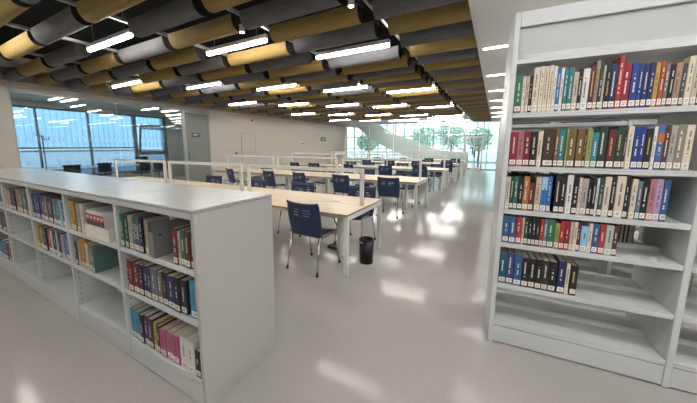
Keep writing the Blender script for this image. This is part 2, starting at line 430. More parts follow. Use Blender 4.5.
for L in {c[1] for c in cols}:
    for nm in ('gold', 'gray'): BM[L, nm] = baffle_mesh(L, M[nm])
def is_light(ci, k):   # ci 1 = second column from the right
    return 1 <= ci <= 5 and (k - 2 + 2*(ci-1)) % 7 == 0
lights = []
for ci, (xc, L) in enumerate(cols):
    cnt = 0
    for k in range(-10, 33):
        y = Y0 + P*k
        if ci and y > 16.4: continue
        if is_light(ci, k) and y < .3: lights.append((ci, xc, y)); continue
        if y < .3 or y > YF-.2: continue
        if is_light(ci, k): lights.append((ci, xc, y)); continue
        if not (in_view((xc-L/2, y, ZB), 60) or in_view((xc+L/2, y, ZB), 60)): continue
        seen = in_view((xc-L/2, y, ZB+.05)) or in_view((xc+L/2, y, ZB+.05)) or in_view((xc, y, ZB+.05))
        g = (k+ci) % 2 == 1
        nm = 'gold' if g else 'gray'
        o = bpy.data.objects.new('ceiling_baffle', BM[L, nm]); COL.objects.link(o); o.location = (xc, y, 0)
        if seen: cnt += 1
        where = 'the first column beside the aisle' if ci == 0 else 'the %s column from the aisle' % nth(ci)
        ws_ = '%s curved ceiling baffle, %s from the viewer in %s' % ('gold' if g else 'grey', nth(max(cnt, 1)), where) if seen else '%s curved ceiling baffle just outside the view in %s' % ('gold' if g else 'grey', where)
        tag(o, ws_, 'ceiling baffle', 'curved ceiling baffles')
# lights hang on the same grid
def tube_light(L):
    r = empty('ceiling_light', 'x', 'light', group='linear ceiling lights among the baffles')
    MB().bbox(-L/2, L/2, -.035, .035, 3.085, 3.15, .008).build('housing', M['lamp_body'], r)
    b = MB().tube([(-L/2+.01,0,3.065), (-L/2+.03,0,3.065), (L/2-.03,0,3.065), (L/2-.01,0,3.065)], [.018,.03,.03,.018], 12)
    b.build('diffuser', M['tube'], r, smooth=True)
    for x in (-L/2+.2, L/2-.2): MB().tube([(x,0,3.15), (x,0,3.6)], .004, 6).build('hanger', M['alu'], r)
    return r
L0 = tube_light(1.36); remember(L0); used = False
for ci in range(1, 6):
    for k in (35-2*(ci-1)-5-7, 35-2*(ci-1)-5):
        y = Y0+P*k
        if 16.4 < y < 20.6: lights.append((ci, cols[ci][0], y))
order = sorted(lights, key=lambda t: (t[0], t[2])); cc = {}
for ci, x, y in order:
    o = L0 if not used else copy_tree(L0); used = True
    o.location = (x, y, 0); vis = in_view((x, y, 3.05)) or in_view((x-.68, y, 3.05)) or in_view((x+.68, y, 3.05))
    if vis: cc[ci] = cc.get(ci, 0)+1
    tag(o, ('white lit linear light, %s from the viewer in the %s lit column from the aisle' % (nth(cc[ci]), nth(ci+1))) if vis else 'white lit linear light just outside the view in the %s lit column' % nth(ci))
# rails along the gaps
for i, x in enumerate([-1.445] + [-3.0-1.52*k for k in range(5)]):
    o = MB().box(x-.02, x+.02, .2, 16.4, 3.17, 3.21).build('ceiling_rail', M['rail'])
    tag(o, 'slim grey metal rail above the baffles, %s gap from the aisle' % nth(i+1), 'rail', 'rails above the ceiling baffles')
# small round spotlights in the gaps
sp = [(-1.445, 2.97, 'top centre, in the first gap from the aisle'), (-2.99, 2.90, 'nearest one in the second gap from the aisle'), (-2.99, 6.62, 'middle one in the second gap from the aisle'),
      (-1.445, 7.6, 'above the third row of lights in the first gap'), (-2.99, 10.34, 'far one in the second gap from the aisle'), (-1.445, 10.92, 'far one in the first gap from the aisle')]
for x, y, w in sp:
    r = empty('spotlight', 'tiny round white spotlight between baffles, '+w, 'spotlight', (x, y, 2.97), 0, 'tiny spotlights between the baffles')
    MB().lathe([(0,.0), (.03,.0), (.035,.01), (.035,.09), (0,.09)], n=14).build('housing', M['white_plastic'], r)
    MB().lathe([(0,-.004), (.024,-.004), (.024,.0)], n=14).build('lens', M['tube'], r)
    MB().tube([(0,0,.09), (0,0,.2)], .006, 6).build('stem', M['alu'], r)
# recessed strips in the gypsum ceiling over the bookcase aisles
for i in range(11):
    y = -2.7+2.0*i
    r = empty('recessed_light', 'white recessed strip light in the flat ceiling, %s' % ('%s from the viewer' % nth(i-2) if i > 2 else 'the %s one behind the viewer' % nth(4-i-1)), 'light', (1.75, y, 3.0), 0, 'recessed strips over the bookcases')
    MB().box(-2.05, 2.05, -.045, .045, -.004, .0).build('trim_frame', M['lamp_body'], r)
    MB().box(-2.03, 2.03, -.03, .03, -.008, -.004).build('diffuser', M['strip'], r)

# ------------------------------------------------------------------ reading tables with frames
TX0, TX1 = -1.38, -7.86
def reading_table(yf, label, far=False):
    D = 1.12; ml = (TX0-TX1)/3
    t = empty('reading_table', label, 'table', ((TX0+TX1)/2, yf+D/2, 0)); ox, oy = (TX0+TX1)/2, yf+D/2
    tag(t, group='long reading tables')
    def B(): return MB()
    for i in range(3):
        a = TX0-ml*(i+1)-ox+.002; b = TX0-ml*i-ox-.002
        m = B(); m.bbox(a, b, -D/2, -.004, .715, .74, .003, 0); m.bbox(a, b, .004, D/2, .715, .74, .003, 0)
        me = m.build('tabletop', [M['wood'], M['wood_edge']], t)
        for p in me.data.polygons:
            if abs(p.normal.z) < .5: p.material_index = 1
        fr = B(); x0, x1 = a+.07, b-.05
        fr.box(x0, x0+.045, -.02, .02, .74, 1.21); fr.box(x1-.045, x1, -.02, .02, .74, 1.21); fr.box(x0+.045, x1-.045, -.02, .02, 1.165, 1.21)
        f = fr.build('divider_frame', M['frame_white'], t)
        for k in (.52, 1.14, 1.70):
            g = MB(); n = 14
            prof = [(.075*math.cos(2*math.pi*j/n), .028*math.sin(2*math.pi*j/n)) for j in range(n)]
            g.prism([(b-k+u, .10+w) for u, w in prof], 'Z', .74, .743)
            g.build('socket_cover', M['alu_light'], t)
        m = B(); m.box(b-.40, b-.35, -.05, .05, .0, .70); m.build('cable_duct', M['frame_white'], t)
    for i in range(4):
        x = TX0-ml*i-ox
        xa, xb = (x-.052, x-.002) if i == 0 else ((x+.002, x+.052) if i == 3 else (x-.025, x+.025))
        for (ya, yb) in ((-D/2+.005, -D/2+.055), (D/2-.055, D/2-.005)):
            m = B(); m.bbox(xa, xb, ya, yb, .004, .714, .003); m.box(xa+.008, xb-.008, ya+.008, yb-.008, 0, .004, 1); m.build('leg', [M['frame_white'], M['foot']], t)
        m = B(); m.box(xa, xb, -D/2+.055, D/2-.055, .665, .714); m.build('end_beam', M['frame_white'], t)
    m = B()
    for yy in (-D/2+.06, D/2-.10): m.box(TX1-ox+.06, TX0-ox-.06, yy, yy+.04, .67, .714)
    m.build('long_beam', M['frame_white'], t)
    return t
TY = [2.80, 6.10, 9.65, 13.1, 16.55]
tl = ['nearest long pale wood reading table with a black bin under its end', 'second long pale reading table, with five navy chairs along its near side',
      'third long pale reading table from the viewer', 'fourth long pale reading table from the viewer, far in the room', 'farthest long pale reading table before the glass wall']
for y, l in zip(TY, tl): reading_table(y, l)

# ------------------------------------------------------------------ chairs
def grid_shell(nx, nz, fn, drop=()):
    b = MB(); vs = [fn(i/nx, j/nz) for j in range(nz+1) for i in range(nx+1)]; fs = []
    for j in range(nz):
        for i in range(nx):
            if (i, j) in drop: continue
            a = j*(nx+1)+i; fs.append((a, a+1, a+nx+2, a+nx+1))
    b.add(vs, fs); return b
def solid(o, t):
    m = o.modifiers.new('thickness', 'SOLIDIFY'); m.thickness = t; m.offset = 0
def make_chair():
    r = empty('reading_chair', 'x', 'chair', group='navy reading chairs')
    def back(u, v):
        w = .222+.018*math.sin(v*math.pi*.9); x = (u*2-1)*w; z = .44+.405*v
        z += .018*abs(u*2-1)**3*v - .02*abs(u*2-1)**4*(1-v)
        y = -.20-.04*v**1.3+.038*(u*2-1)**2*(1-.4*v) + (.03*(1-v)**3)
        if v > .93: y -= .012
        return (x, y, z)
    drop = {(i, j) for j in (22, 25, 28) for i in (3, 4, 5, 8, 9, 10, 11)} - {(3, 28), (11, 22)}
    bo = grid_shell(16, 36, back, drop).build('backrest', M['navy_plastic'], r, smooth=True); solid(bo, .012)
    def seat(u, v):
        x = (u*2-1)*(.215-.02*v**3); y = -.185+.41*v
        z = .452+.014*(u*2-1)**2-.035*max(0, (v-.75)/.25)**2+.012*max(0, .2-v)/.2
        return (x, y, z)
    so = grid_shell(12, 12, seat).build('seat', M['navy_plastic'], r, smooth=True); solid(so, .016)
    for sx in (-1, 1):
        for ya, yb in ((-.245, -.17), (.255, .175)):
            lg = MB().tube([(sx*.225,ya,.012), (sx*.205,yb,.43)], .0115).build('leg', M['chrome'], r, smooth=True)
            MB().tube([(sx*.225,ya*1.01,0), (sx*.225,ya,.03)], .016).build('rubber_foot', M['foot'], lg)
    f = MB()
    for sx in (-1, 1): f.tube([(sx*.205,-.17,.43), (sx*.205,.175,.43)], .0105)
    for y in (-.13, .15): f.tube([(-.205,y,.427), (.205,y,.427)], .0105)
    f.build('seat_frame', M['chrome'], r, smooth=True)
    return r
C0 = make_chair(); remember(C0); first = True
def chair(x, y, rz, label):
    global first
    o = C0 if first else copy_tree(C0)
    first = False; o.location = (x, y, 0); o.rotation_euler = (0, 0, R(rz)); tag(o, label)
chair(-1.90, 2.90, -3, 'navy plastic chair nearest the viewer, alone at the near side of the first table')
for i, (x, a) in enumerate(((-1.83, 177), (-2.97, 183), (-4.10, 176), (-5.37, 184))):
    chair(x, 4.0, a, 'navy chair on the far side of the nearest table, %s from the aisle' % nth(i+1))
rows = [('second', TY[1], [(-1.92, 2), (-3.02, -8), (-4.18, -14), (-5.19, -10), (-6.65, -18)], [-1.9, -3.12, -4.4, -5.3, -6.9]),
        ('third', TY[2], [(-2.05, -3), (-3.22, 4), (-4.6, -6), (-6.1, 5), (-7.0, -4)], [-1.85, -3.1, -4.5, -5.3]),
        ('fourth', TY[3], [(-1.75, 4), (-2.95, -3), (-4.2, 3), (-5.3, -5)], [-2.0, -3.15, -4.7]),
        ('farthest', TY[4], [(-1.8, 2), (-3.1, -4), (-4.5, 3), (-6.1, 2)], [])]
for nm, yf, near, farx in rows:
    for i, (x, a) in enumerate(near):
        chair(x, yf-.10, a, 'navy chair at the near side of the %s table, %s from the aisle' % (nm, nth(i+1)))
    for i, x in enumerate(farx):
        chair(x, yf+1.12+.14, 180+(-6, 5, -3, 7, 2)[i], 'navy chair on the far side of the %s table, %s from the aisle' % (nm, nth(i+1)))

# waste bin and cables under the first table
b = empty('waste_bin', 'black round waste bin on the floor under the end of the nearest table', 'waste bin', (-1.365, 3.33, 0))
MB().lathe([(0,.004), (.085,.004), (.088,.0), (.094,.31), (.088,.31), (.083,.012), (0,.012)], n=28).build('bin_body', M['black_plastic'], b, smooth=True)
MB().lathe([(.086,.300), (.098,.300), (.100,.318), (.086,.322)], n=28).build('rim', M['black_plastic'], b)
w = MB()
for k in range(4):
    a0 = R(232+8*k); a1 = R(240+8*k)
    w.add([(.0995*math.cos(a0), .0995*math.sin(a0), .275), (.0995*math.cos(a1), .0995*math.sin(a1), .275), (.0995*math.cos(a1), .0995*math.sin(a1), .297), (.0995*math.cos(a0), .0995*math.sin(a0), .297)], [(0,1,2,3)])
w.build('sticker', M['label'], b)
c = empty('cable_bundle', 'black power strip and coiled cables on the floor under the nearest table', 'cables', (-1.92, 3.55, 0))
pts = [(.17*math.cos(t*.55)*(1-.02*t), .09*math.sin(t*.55), .014+.002*t) for t in range(24)]
MB().tube(pts, .01, 8).build('cable', M['foot'], c, smooth=True)
MB().bbox(-.15, .15, -.03, .03, .0, .045, .006).build('power_strip', M['black_plastic'], c)
MB().tube([(.10,0,.06), (.13,-.02,.2), (.02,-.1,.45), (-.02,-.12,.66)], .008, 8).build('cable', M['foot'], c, smooth=True)

# ------------------------------------------------------------------ books
CN = {'grey_beige':'grey beige', 'orange_blue':'blue book with an orange band'}
def book(M4, x, y, w, h, d, color, label, group, tagged=True, mark=None, face=1, lean=0):
    """spine at y=0 facing -Y in the case frame; the thing's origin is its base corner"""
    w = max(w-.0015, .006); t = min(.003, w*.2)
    c = MB(); c.bbox(0, w, 0, t*1.3, 0, h, t*.6); c.box(0, t, t*1.3, d, 0, h); c.box(w-t, w, t*1.3, d, 0, h)
    T = M4 @ Matrix.Translation((x, y, 0))
    if face < 0: T = T @ Matrix.Translation((w, d, 0)) @ Matrix.Rotation(math.pi, 4, 'Z')
    if lean: T = T @ Matrix.Translation((w, 0, 0)) @ Matrix.Rotation(R(lean), 4, 'Y') @ Matrix.Translation((-w, 0, 0))
    o = c.build('book', [bmat(color)]); o.matrix_world = T
    tag(o, label, 'book', group)
    MB().box(t, w-t, t*1.3, d-.004, .003, h-.003).build('pages', M['paper'], o)
    if tagged:
        l = MB(); l.box(w*.08, w*.92, -.0008, 0, .012, .045, 0)
        l.box(w*.28, w*.72, -.0012, -.0008, .030, .034, 1); l.box(w*.28, w*.62, -.0012, -.0008, .021, .025, 1)
        l.build('call_number_label', [M['label'], M['label_ink']], o)
    if mark is None:
        bc = BC[color]; mark = 'ink_light' if sum(bc) < 1.0 else 'ink_dark'
        if sum(bc) < .3 and random.random() < .2: mark = 'ink_gold'
    if mark and w > .009:
        s = MB(); z = .075+random.random()*.02; top = h-.03-random.random()*.03
        cx = w*random.choice((.5, .5, .42)); hw = min(w*.11, .004)
        while z < top:
            L = .004+random.random()*.009
            s.box(cx-hw, cx+hw, -.0007, 0, z, min(z+L, top)); z += L+.003+(.014 if random.random() < .15 else 0)
        s.build('spine_print', M[mark], o)
    if color == 'orange_blue': MB().box(0, w, -.0009, 0, h*.62, h*.82).build('spine_band', bmat('orange'), o)
    if color == 'white_blue': MB().box(0, w, -.0009, 0, h*.2, h*.62).build('spine_band', bmat('bright_blue'), o)
    return o
def cword(c):
    return CN.get(c, c.replace('_', ' ')).replace(' book with an orange band', '')

ROWS_TALL = {
  'A': (1.725, [('green',0.037,0.041,0.25), ('cream',0.078,0.02,0.24), ('beige',0.098,0.02,0.235), ('black',0.118,0.019,0.24), ('cream',0.137,0.034,0.29), ('cream',0.171,0.024,0.29), ('cream',0.195,0.025,0.29), ('cream',0.22,0.024,0.29), ('white',0.244,0.018,0.285), ('bright_blue',0.262,0.021,0.265), ('white',0.283,0.018,0.27), ('teal',0.301,0.021,0.255), ('teal',0.322,0.026,0.265), ('beige',0.348,0.027,0.24), ('black',0.375,0.018,0.25), ('white',0.393,0.034,0.25), ('maroon',0.427,0.027,0.265), ('tan',0.454,0.019,0.29), ('olive',0.473,0.017,0.24), ('pale_green',0.49,0.012,0.26), ('black',0.502,0.025,0.27), ('navy',0.527,0.03,0.265), ('red',0.557,0.025,0.3), ('crimson',0.582,0.034,0.26), ('royal_blue',0.618,0.033,0.255), ('royal_blue',0.651,0.02,0.25), ('navy',0.671,0.024,0.25), ('navy',0.695,0.023,0.25), ('mustard',0.718,0.021,0.25), ('vermilion',0.739,0.021,0.255), ('grey',0.76,0.018,0.24), ('black',0.778,0.023,0.235), ('peach',0.801,0.028,0.24), ('dark_grey',0.829,0.018,0.235), ('cream',0.847,0.025,0.265), ('beige',0.872,0.024,0.26), ('charcoal',0.896,0.019,0.23)]),
  'B': (1.36, [('crimson',0.037,0.042,0.235), ('rose',0.079,0.038,0.235), ('dark_red',0.117,0.038,0.24), ('black',0.155,0.037,0.235), ('cream',0.195,0.028,0.24), ('dark_brown',0.228,0.061,0.25), ('bronze',0.289,0.021,0.25), ('teal',0.31,0.035,0.255), ('lime',0.347,0.011,0.25), ('bronze',0.358,0.041,0.25), ('bronze',0.402,0.036,0.25), ('brown',0.438,0.015,0.245), ('lime',0.453,0.027,0.245), ('cyan',0.48,0.03,0.225), ('bottle_green',0.51,0.041,0.265), ('maroon',0.553,0.038,0.24), ('bottle_green',0.591,0.037,0.265), ('brown',0.628,0.014,0.24), ('cream',0.642,0.027,0.255), ('royal_blue',0.669,0.03,0.255), ('royal_blue',0.699,0.024,0.255), ('black',0.723,0.03,0.24), ('white',0.753,0.016,0.255), ('orange_blue',0.769,0.029,0.26), ('brown',0.798,0.024,0.26), ('grey_beige',0.822,0.027,0.26), ('olive_tan',0.849,0.034,0.262), ('cream',0.883,0.033,0.262)]),
  'C': (1.05, [('cream',0.037,0.025,0.235), ('bottle_green',0.062,0.021,0.235), ('green',0.083,0.027,0.235), ('black',0.11,0.03,0.235), ('orange',0.14,0.035,0.24), ('dark_red',0.175,0.029,0.2), ('beige',0.21,0.034,0.24), ('white_blue',0.244,0.034,0.245), ('bright_blue',0.278,0.022,0.25), ('black',0.317,0.03,0.25), ('black',0.347,0.029,0.25), ('white',0.379,0.034,0.26), ('black',0.413,0.029,0.25), ('cream',0.442,0.016,0.25), ('grey_beige',0.458,0.033,0.24), ('black',0.491,0.02,0.24), ('black',0.511,0.02,0.24), ('white',0.531,0.012,0.25), ('dark_teal',0.543,0.025,0.25), ('cream',0.568,0.032,0.26), ('black',0.6,0.023,0.26), ('cream',0.623,0.043,0.265), ('black',0.666,0.023,0.26), ('cream',0.694,0.027,0.25), ('blue_grey',0.721,0.021,0.24), ('black',0.742,0.029,0.255), ('pink',0.771,0.03,0.255), ('lilac',0.801,0.031,0.255), ('blue',0.832,0.03,0.255)]),
  'D': (0.8, [('blue',0.037,0.041,0.2), ('blue',0.078,0.04,0.2), ('red',0.121,0.033,0.2), ('beige',0.154,0.015,0.2), ('bottle_green',0.169,0.024,0.2), ('black',0.193,0.021,0.2), ('black',0.214,0.023,0.2), ('black',0.237,0.024,0.2), ('red',0.261,0.02,0.2), ('blue_grey',0.281,0.022,0.2), ('green',0.303,0.037,0.205), ('lime',0.343,0.027,0.18), ('red',0.37,0.028,0.2), ('crimson',0.398,0.024,0.2), ('beige',0.425,0.018,0.2), ('cream',0.443,0.021,0.2), ('maroon',0.464,0.019,0.2), ('pale_blue',0.483,0.036,0.18), ('cream',0.519,0.023,0.2), ('blue',0.542,0.033,0.2), ('red',0.575,0.03,0.205), ('pale_green',0.605,0.037,0.2), ('brown',0.642,0.026,0.2)]),
  'E': (0.485, [('deep_teal',0.037,0.048,0.235), ('indigo',0.085,0.045,0.24), ('blue',0.13,0.049,0.24), ('black',0.179,0.043,0.22), ('black',0.222,0.039,0.22), ('black',0.261,0.038,0.22), ('olive_black',0.299,0.037,0.22), ('black',0.336,0.046,0.22), ('navy',0.388,0.044,0.23), ('cream',0.432,0.022,0.22), ('black',0.459,0.038,0.215)]),
}
# ------------------------------------------------------------------ tall bookcases on the right
AR = .050; LV = [1.725, 1.36, 1.05, .80, .485, .18]; DEP = .56; MW = .965
def tall_case(T, label, last=False, group=None):
    r = empty('tall_bookcase', label, 'bookcase'); r.matrix_world = T; tag(r, group=group)
    def panel(x):
        p = MB(); p.bbox(x, x+.033, 0, DEP, 0, 2.37, .003, 0)
        for k in range(0, 44):
            z = .2+k*.05
            for yy in (.03, DEP-.03):
                p.box(x+.0331, x+.0335, yy-.003, yy+.003, z, z+.012, 1)
                if x > .1: p.box(x-.0005, x-.0001, yy-.003, yy+.003, z, z+.012, 1)
        p.build('side_panel', [M['steel_white'], M['hole']], r)
    panel(0)
    if last: panel(MW)
    a, b = .034, MW-.001
    for z in LV:
        s = MB()
        for (y0, y1, lip) in ((.004, .272, .004), (.288, DEP-.004, DEP-.022)):
            s.bbox(a, b, y0, y1, z-.012, z, .002)
            s.bbox(a, b, lip, lip+.018, z-.034, z-.012, .003)
        s.box(a, b, .262, .272, z, z+.028); s.box(a, b, .288, .298, z, z+.028)
        s.build('shelf', M['steel_white'], r)
    for yy in (.006, DEP-.02): MB().bbox(a, b, yy, yy+.014, .01, .14, .002).build('plinth', M['steel_white'], r)
    k = MB(); k.bbox(a, b, .0, .02, 2.275, 2.37, .004); k.bbox(a, b, DEP-.02, DEP, 2.275, 2.37, .004); k.box(a, b, .02, DEP-.02, 2.35, 2.368); k.build('top_cover', M['steel_white'], r)
    k = MB()
    for q in (1, -1):
        F = lambda y: y if q > 0 else DEP-y
        k.prism([(F(.006), 2.045), (F(.026), 2.045), (F(.095), 2.115), (F(.04), 2.273), (F(.022), 2.273), (F(.075), 2.118), (F(.006), 2.072)][::q], 'X', a, b)
    k.box(a, b, .026, DEP-.026, 2.046, 2.052); k.build('canopy_panel', M['steel_white'], r)
    return r
def case_matrix(k, mod):
    if k == 0: return Matrix.Translation((.050, 2.379, 0)) @ Matrix.Rotation(AR, 4, 'Z') @ Matrix.Translation((MW*mod, 0, 0))
    return Matrix.Translation((.060+MW*mod, 2.379+1.27*k, 0))
T0 = case_matrix(0, 0)
tall_case(T0, 'tall white steel bookcase at the front right, shelves full of colourful books')
tall_case(case_matrix(0, 1), 'tall white steel bookcase cut off by the right edge of the photo', last=True)
for k in range(1, 13):
    n = 2 if k <= 2 else 1
    for m in range(n):
        tall_case(case_matrix(k, m), ('tall white bookcase in the %s row behind the front one, beside the aisle' % nth(k)) if m == 0 else 'tall white bookcase in the %s row behind, away from the aisle' % nth(k),
                  last=(m == n-1), group='rows of tall bookcases along the aisle')
SH = {'A':'top', 'B':'second', 'C':'third', 'D':'fourth', 'E':'fifth'}
for key, (z, lst) in ROWS_TALL.items():
    for i, (c, x, w, h) in enumerate(lst):
        h = h*(1+random.uniform(-.012, .012)); d = random.uniform(.15, .19)
        M4 = T0 @ Matrix.Translation((0, 0, z+.0005))
        book(M4, x, .012+random.uniform(0, .008), w, h, d, c,
             '%s book, %s from the left on the %s shelf of the tall front bookcase' % (cword(c), nth(i+1), SH[key]), 'books on the %s shelf of the tall bookcase' % SH[key],
             mark='ink_light' if (key == 'E' and 3 <= i <= 7) else None)
# books on the rear half, seen through the gaps
cl = ['dark_grey','white','charcoal','grey_beige','black','cream','brown','grey']
def rear(T, z, x0, x1, hh, words, grp, seed, shelf):
    rnd = random.Random(seed); x = x0; i = 0
    while x < x1:
        w = rnd.uniform(.02, .038); i += 1
        c = rnd.choice(cl)
        book(T @ Matrix.Translation((0, 0, z+.0005)), x, .388, w, hh*rnd.uniform(.93, 1.03), .155, c,
             '%s rear book, %s from left %s' % (cword(c), nth(i), words), grp, tagged=False, mark=False, face=-1)
        x += w+.0005
rear(T0, .80, .60, .86, .21, 'behind the gap of the fourth shelf', 'books on the rear side of the fourth shelf', 3, 'D')
rear(T0, 1.05, .05, .86, .24, 'behind the third shelf', 'books on the rear side of the third shelf', 4, 'C')
rear(case_matrix(0, 1), .485, .10, .24, .22, 'in the bookcase at the right edge', 'books on the rear side at the right edge', 5, 'E')
# second row of bookcases: books that show through the gaps
T1 = case_matrix(1, 0); rnd = random.Random(11)
for (z, x0, x1, w_, hh) in ((1.725, .05, .93, 'top', .24), (.485, .42, .78, 'fifth', .22), (1.36, .05, .5, 'second', .24)):
    x = x0; i = 0
    while x < x1:
        w = rnd.uniform(.022, .045); i += 1
        c = rnd.choice(['navy','crimson','black','blue','maroon','white','royal_blue','brown','lilac'] if z != .485 else ['navy','indigo','plum','beige','brown'])
        book(T1 @ Matrix.Translation((0, 0, z+.0005)), x, .02, w, hh*rnd.uniform(.9, 1.05), .16, c,
             '%s book, %s from the left on the %s shelf of the bookcase behind' % (cword(c), nth(i), w_), 'books on the %s shelf of the second bookcase' % w_)
        x += w+.0005
T1b = case_matrix(0, 1)
x = .045
for i, (c, w) in enumerate((('navy', .04), ('cream', .03), ('olive', .035), ('black', .03), ('royal_blue', .04))):
    book(T1b @ Matrix.Translation((0, 0, 1.7255)), x, .014, w, .25, .17, c, '%s book, %s from left on top shelf of the right-edge bookcase' % (cword(c), nth(i+1)), 'books at the right edge'); x += w

# ------------------------------------------------------------------ low bookcases on the left
LX, LY, LW, LH, LD = -1.327, .897, .8334, 1.172, .603
def low_case(i, label):
    x1 = LX-(.022 if i == 0 else 0)-LW*i + (.022 if i else 0); x1 = LX-LW*i; x0 = x1-LW
    r = empty('low_bookcase', label, 'bookcase', (x0, LY, 0), group='row of low white bookcases'); w = LW
    def panel(a, b, nm='side_panel', m='steel_white'):
        p = MB(); p.bbox(a, b, 0, LD, .0, 1.150, .002, 0)
        for k in range(20):
            z = .2+k*.048
            for xx in ((a-.0005, a-.0001), (b+.0001, b+.0005))[:1 if nm == 'end_panel' else 2]:
                p.box(xx[0], xx[1], .03, .036, z, z+.012, 1); p.box(xx[0], xx[1], .24, .246, z, z+.012, 1)
        p.build(nm, [M[m], M['hole']], r)
    panel(.0, .014)
    if i == 0: panel(w-.028, w, 'end_panel', 'steel_end_shaded')
    else: panel(w-.016, w-.002)
    a, b = .015, (w-.029 if i == 0 else w-.017)
    MB().box(a, b, .295, .305, .16, 1.13).build('back_panel', M['steel_white'], r)
    for z in (.83, .53, .165):
        s = MB()
        for (y0, y1, lip) in ((.004, .294, .004), (.306, LD-.004, LD-.02)):
            s.bbox(a, b, y0, y1, z-.010, z, .002); s.bbox(a, b, lip, lip+.016, z-.030, z-.010, .003)
        s.build('shelf', M['steel_white'], r)
    for yy in (.005, LD-.02): MB().bbox(a, b, yy, yy+.015, .005, .132, .002).build('plinth', M['steel_white'], r)
    for yy in (.0, LD-.018): MB().bbox(a, b, yy, yy+.018, 1.118, 1.150, .002).build('top_rail', M['steel_white'], r)
    MB().bbox(.001, w-.001, -.004, LD+.004, 1.151, LH, .004).build('top_sheet', M['steel_top'], r)
    return r
names = ['low white bookcase nearest the viewer, with the broad plain end panel', 'low white bookcase, second from the end panel, with a white file box on top shelf',
         'low white bookcase, third from the end panel, with its lowest shelf empty', 'low white bookcase, fourth from the end panel, with books on its top shelf only',
         'low white bookcase, fifth from the end panel, cut by the left edge', 'low white bookcase, sixth from the end panel, outside the left edge']
for i, l in enumerate(names): low_case(i, l)
def fill(mod, z, frs, shelfname, dep=.2, y=.012):
    """frs: list of (colour, start fraction, end fraction, height[, tagged])"""
    x0 = LX-LW*(mod+1)+.016; wi = LW-(.046 if mod == 0 else .034)
    cnt = 0
    for e in frs:
        c, a, b, h = e[:4]; cnt += 1
        dd = e[4] if len(e) > 4 else dep*random.uniform(.93, 1.05)
        book(Matrix.Translation((x0, LY, z+.0005)), a*wi+.001, y+random.uniform(0, .012), (b-a)*wi, h, dd, c,
             '%s book, %s from the left, %s of the %s low bookcase' % (cword(c), nth(cnt), 'top shelf end' if 'right' in shelfname else shelfname+' shelf', ['nearest','second','third','fourth','fifth'][mod]),
             'books on the %s shelf of the %s low bookcase' % (shelfname, ['nearest','second','third','fourth','fifth'][mod]))
fill(0, .83, [('green',0,.05,.225),('olive',.05,.09,.23),('bottle_green',.09,.13,.235),('grey_beige',.14,.20,.23),('green',.20,.235,.22),('olive',.235,.27,.235),('blue',.27,.315,.235),('black',.315,.355,.23),('tan',.355,.40,.225),('beige',.40,.43,.22)], 'top')
fill(0, .83, [('dark_red',.75,.80,.215),('beige',.80,.83,.20),('green',.83,.88,.215),('brown',.88,.94,.21),('maroon',.94,.99,.215)], 'top right', .17)
fill(0, .53, [('dark_red',.06,.14,.215),('dark_red',.14,.23,.21),('black',.23,.29,.21),('navy',.29,.36,.215),('plum',.36,.40,.21),('blue_grey',.40,.49,.215),('grey',.49,.55,.21),('black',.55,.62,.215),('navy',.62,.71,.21),('black',.71,.78,.215),('charcoal',.78,.85,.21),('sky_blue',.89,.99,.225)], 'middle')
fill(0, .165, [('sky_blue',0,.08,.215),('sky_blue',.08,.15,.215),('charcoal',.16,.21,.21),('plum',.21,.28,.215),('plum',.28,.35,.21),('yellow',.36,.41,.20),('charcoal',.41,.45,.19),('hot_pink',.46,.54,.185),('pink',.54,.62,.185),('hot_pink',.62,.71,.19),('white',.73,.82,.21),('white',.82,.90,.205),('black',.91,.97,.17)], 'lowest')
fill(1, .83, [('yellow',.02,.10,.235),('amber',.10,.17,.235),('grey_beige',.20,.26,.225),('white',.26,.32,.225),('grey_beige',.32,.38,.22)], 'top')
fill(1, .53, [('dark_grey',.03,.09,.20),('beige',.10,.14,.21),('amber',.15,.28,.24),('cream',.28,.32,.22),('pale_teal',.33,.43,.205,.23),('pale_teal',.43,.47,.20,.23)], 'middle')
fill(2, .83, [('navy',.03,.10,.22),('blue',.10,.16,.225),('royal_blue',.16,.24,.22),('navy',.24,.29,.22),('purple',.30,.38,.23),('maroon',.38,.43,.225),('grey',.43,.50,.225),('charcoal',.50,.55,.22),('plum',.56,.63,.225),('rose',.63,.66,.22),('blue_grey',.66,.74,.22),('teal',.74,.82,.225),('pale_blue',.82,.87,.22),('olive',.87,.91,.2),('navy',.91,.98,.225)], 'top')
fill(2, .53, [('yellow',.03,.09,.21),('bronze',.09,.16,.22),('lime',.16,.22,.215),('charcoal',.22,.32,.225),('rose',.33,.37,.22),('red',.37,.45,.22),('white',.45,.49,.215),('black',.49,.60,.22),('white',.60,.65,.215),('navy',.65,.72,.22),('lilac',.72,.80,.21),('bright_blue',.82,.92,.215)], 'middle')
fill(3, .83, [('beige',.02,.10,.22),('crimson',.22,.30,.225),('beige',.12,.21,.2),('black',.30,.42,.225),('tan',.44,.54,.225),('olive_tan',.54,.64,.22),('bronze',.64,.70,.22),('blue_grey',.70,.80,.225),('teal',.80,.86,.22),('orange',.88,.97,.22)], 'top')
fill(4, .53, [('rose',.2,.32,.21),('lilac',.34,.46,.21),('blue_grey',.5,.62,.21),('maroon',.7,.85,.21),('beige',.87,.96,.2)], 'middle')
fill(4, .165, [('navy',.05,.2,.22),('teal',.25,.4,.22),('bright_blue',.45,.6,.22),('blue_grey',.6,.72,.21),('vermilion',.74,.82,.21),('orange',.86,.97,.21)], 'lowest')
fill(4, .83, [('navy',.2,.4,.22),('maroon',.4,.6,.22),('blue',.6,.8,.22),('charcoal',.82,.96,.22)], 'top')
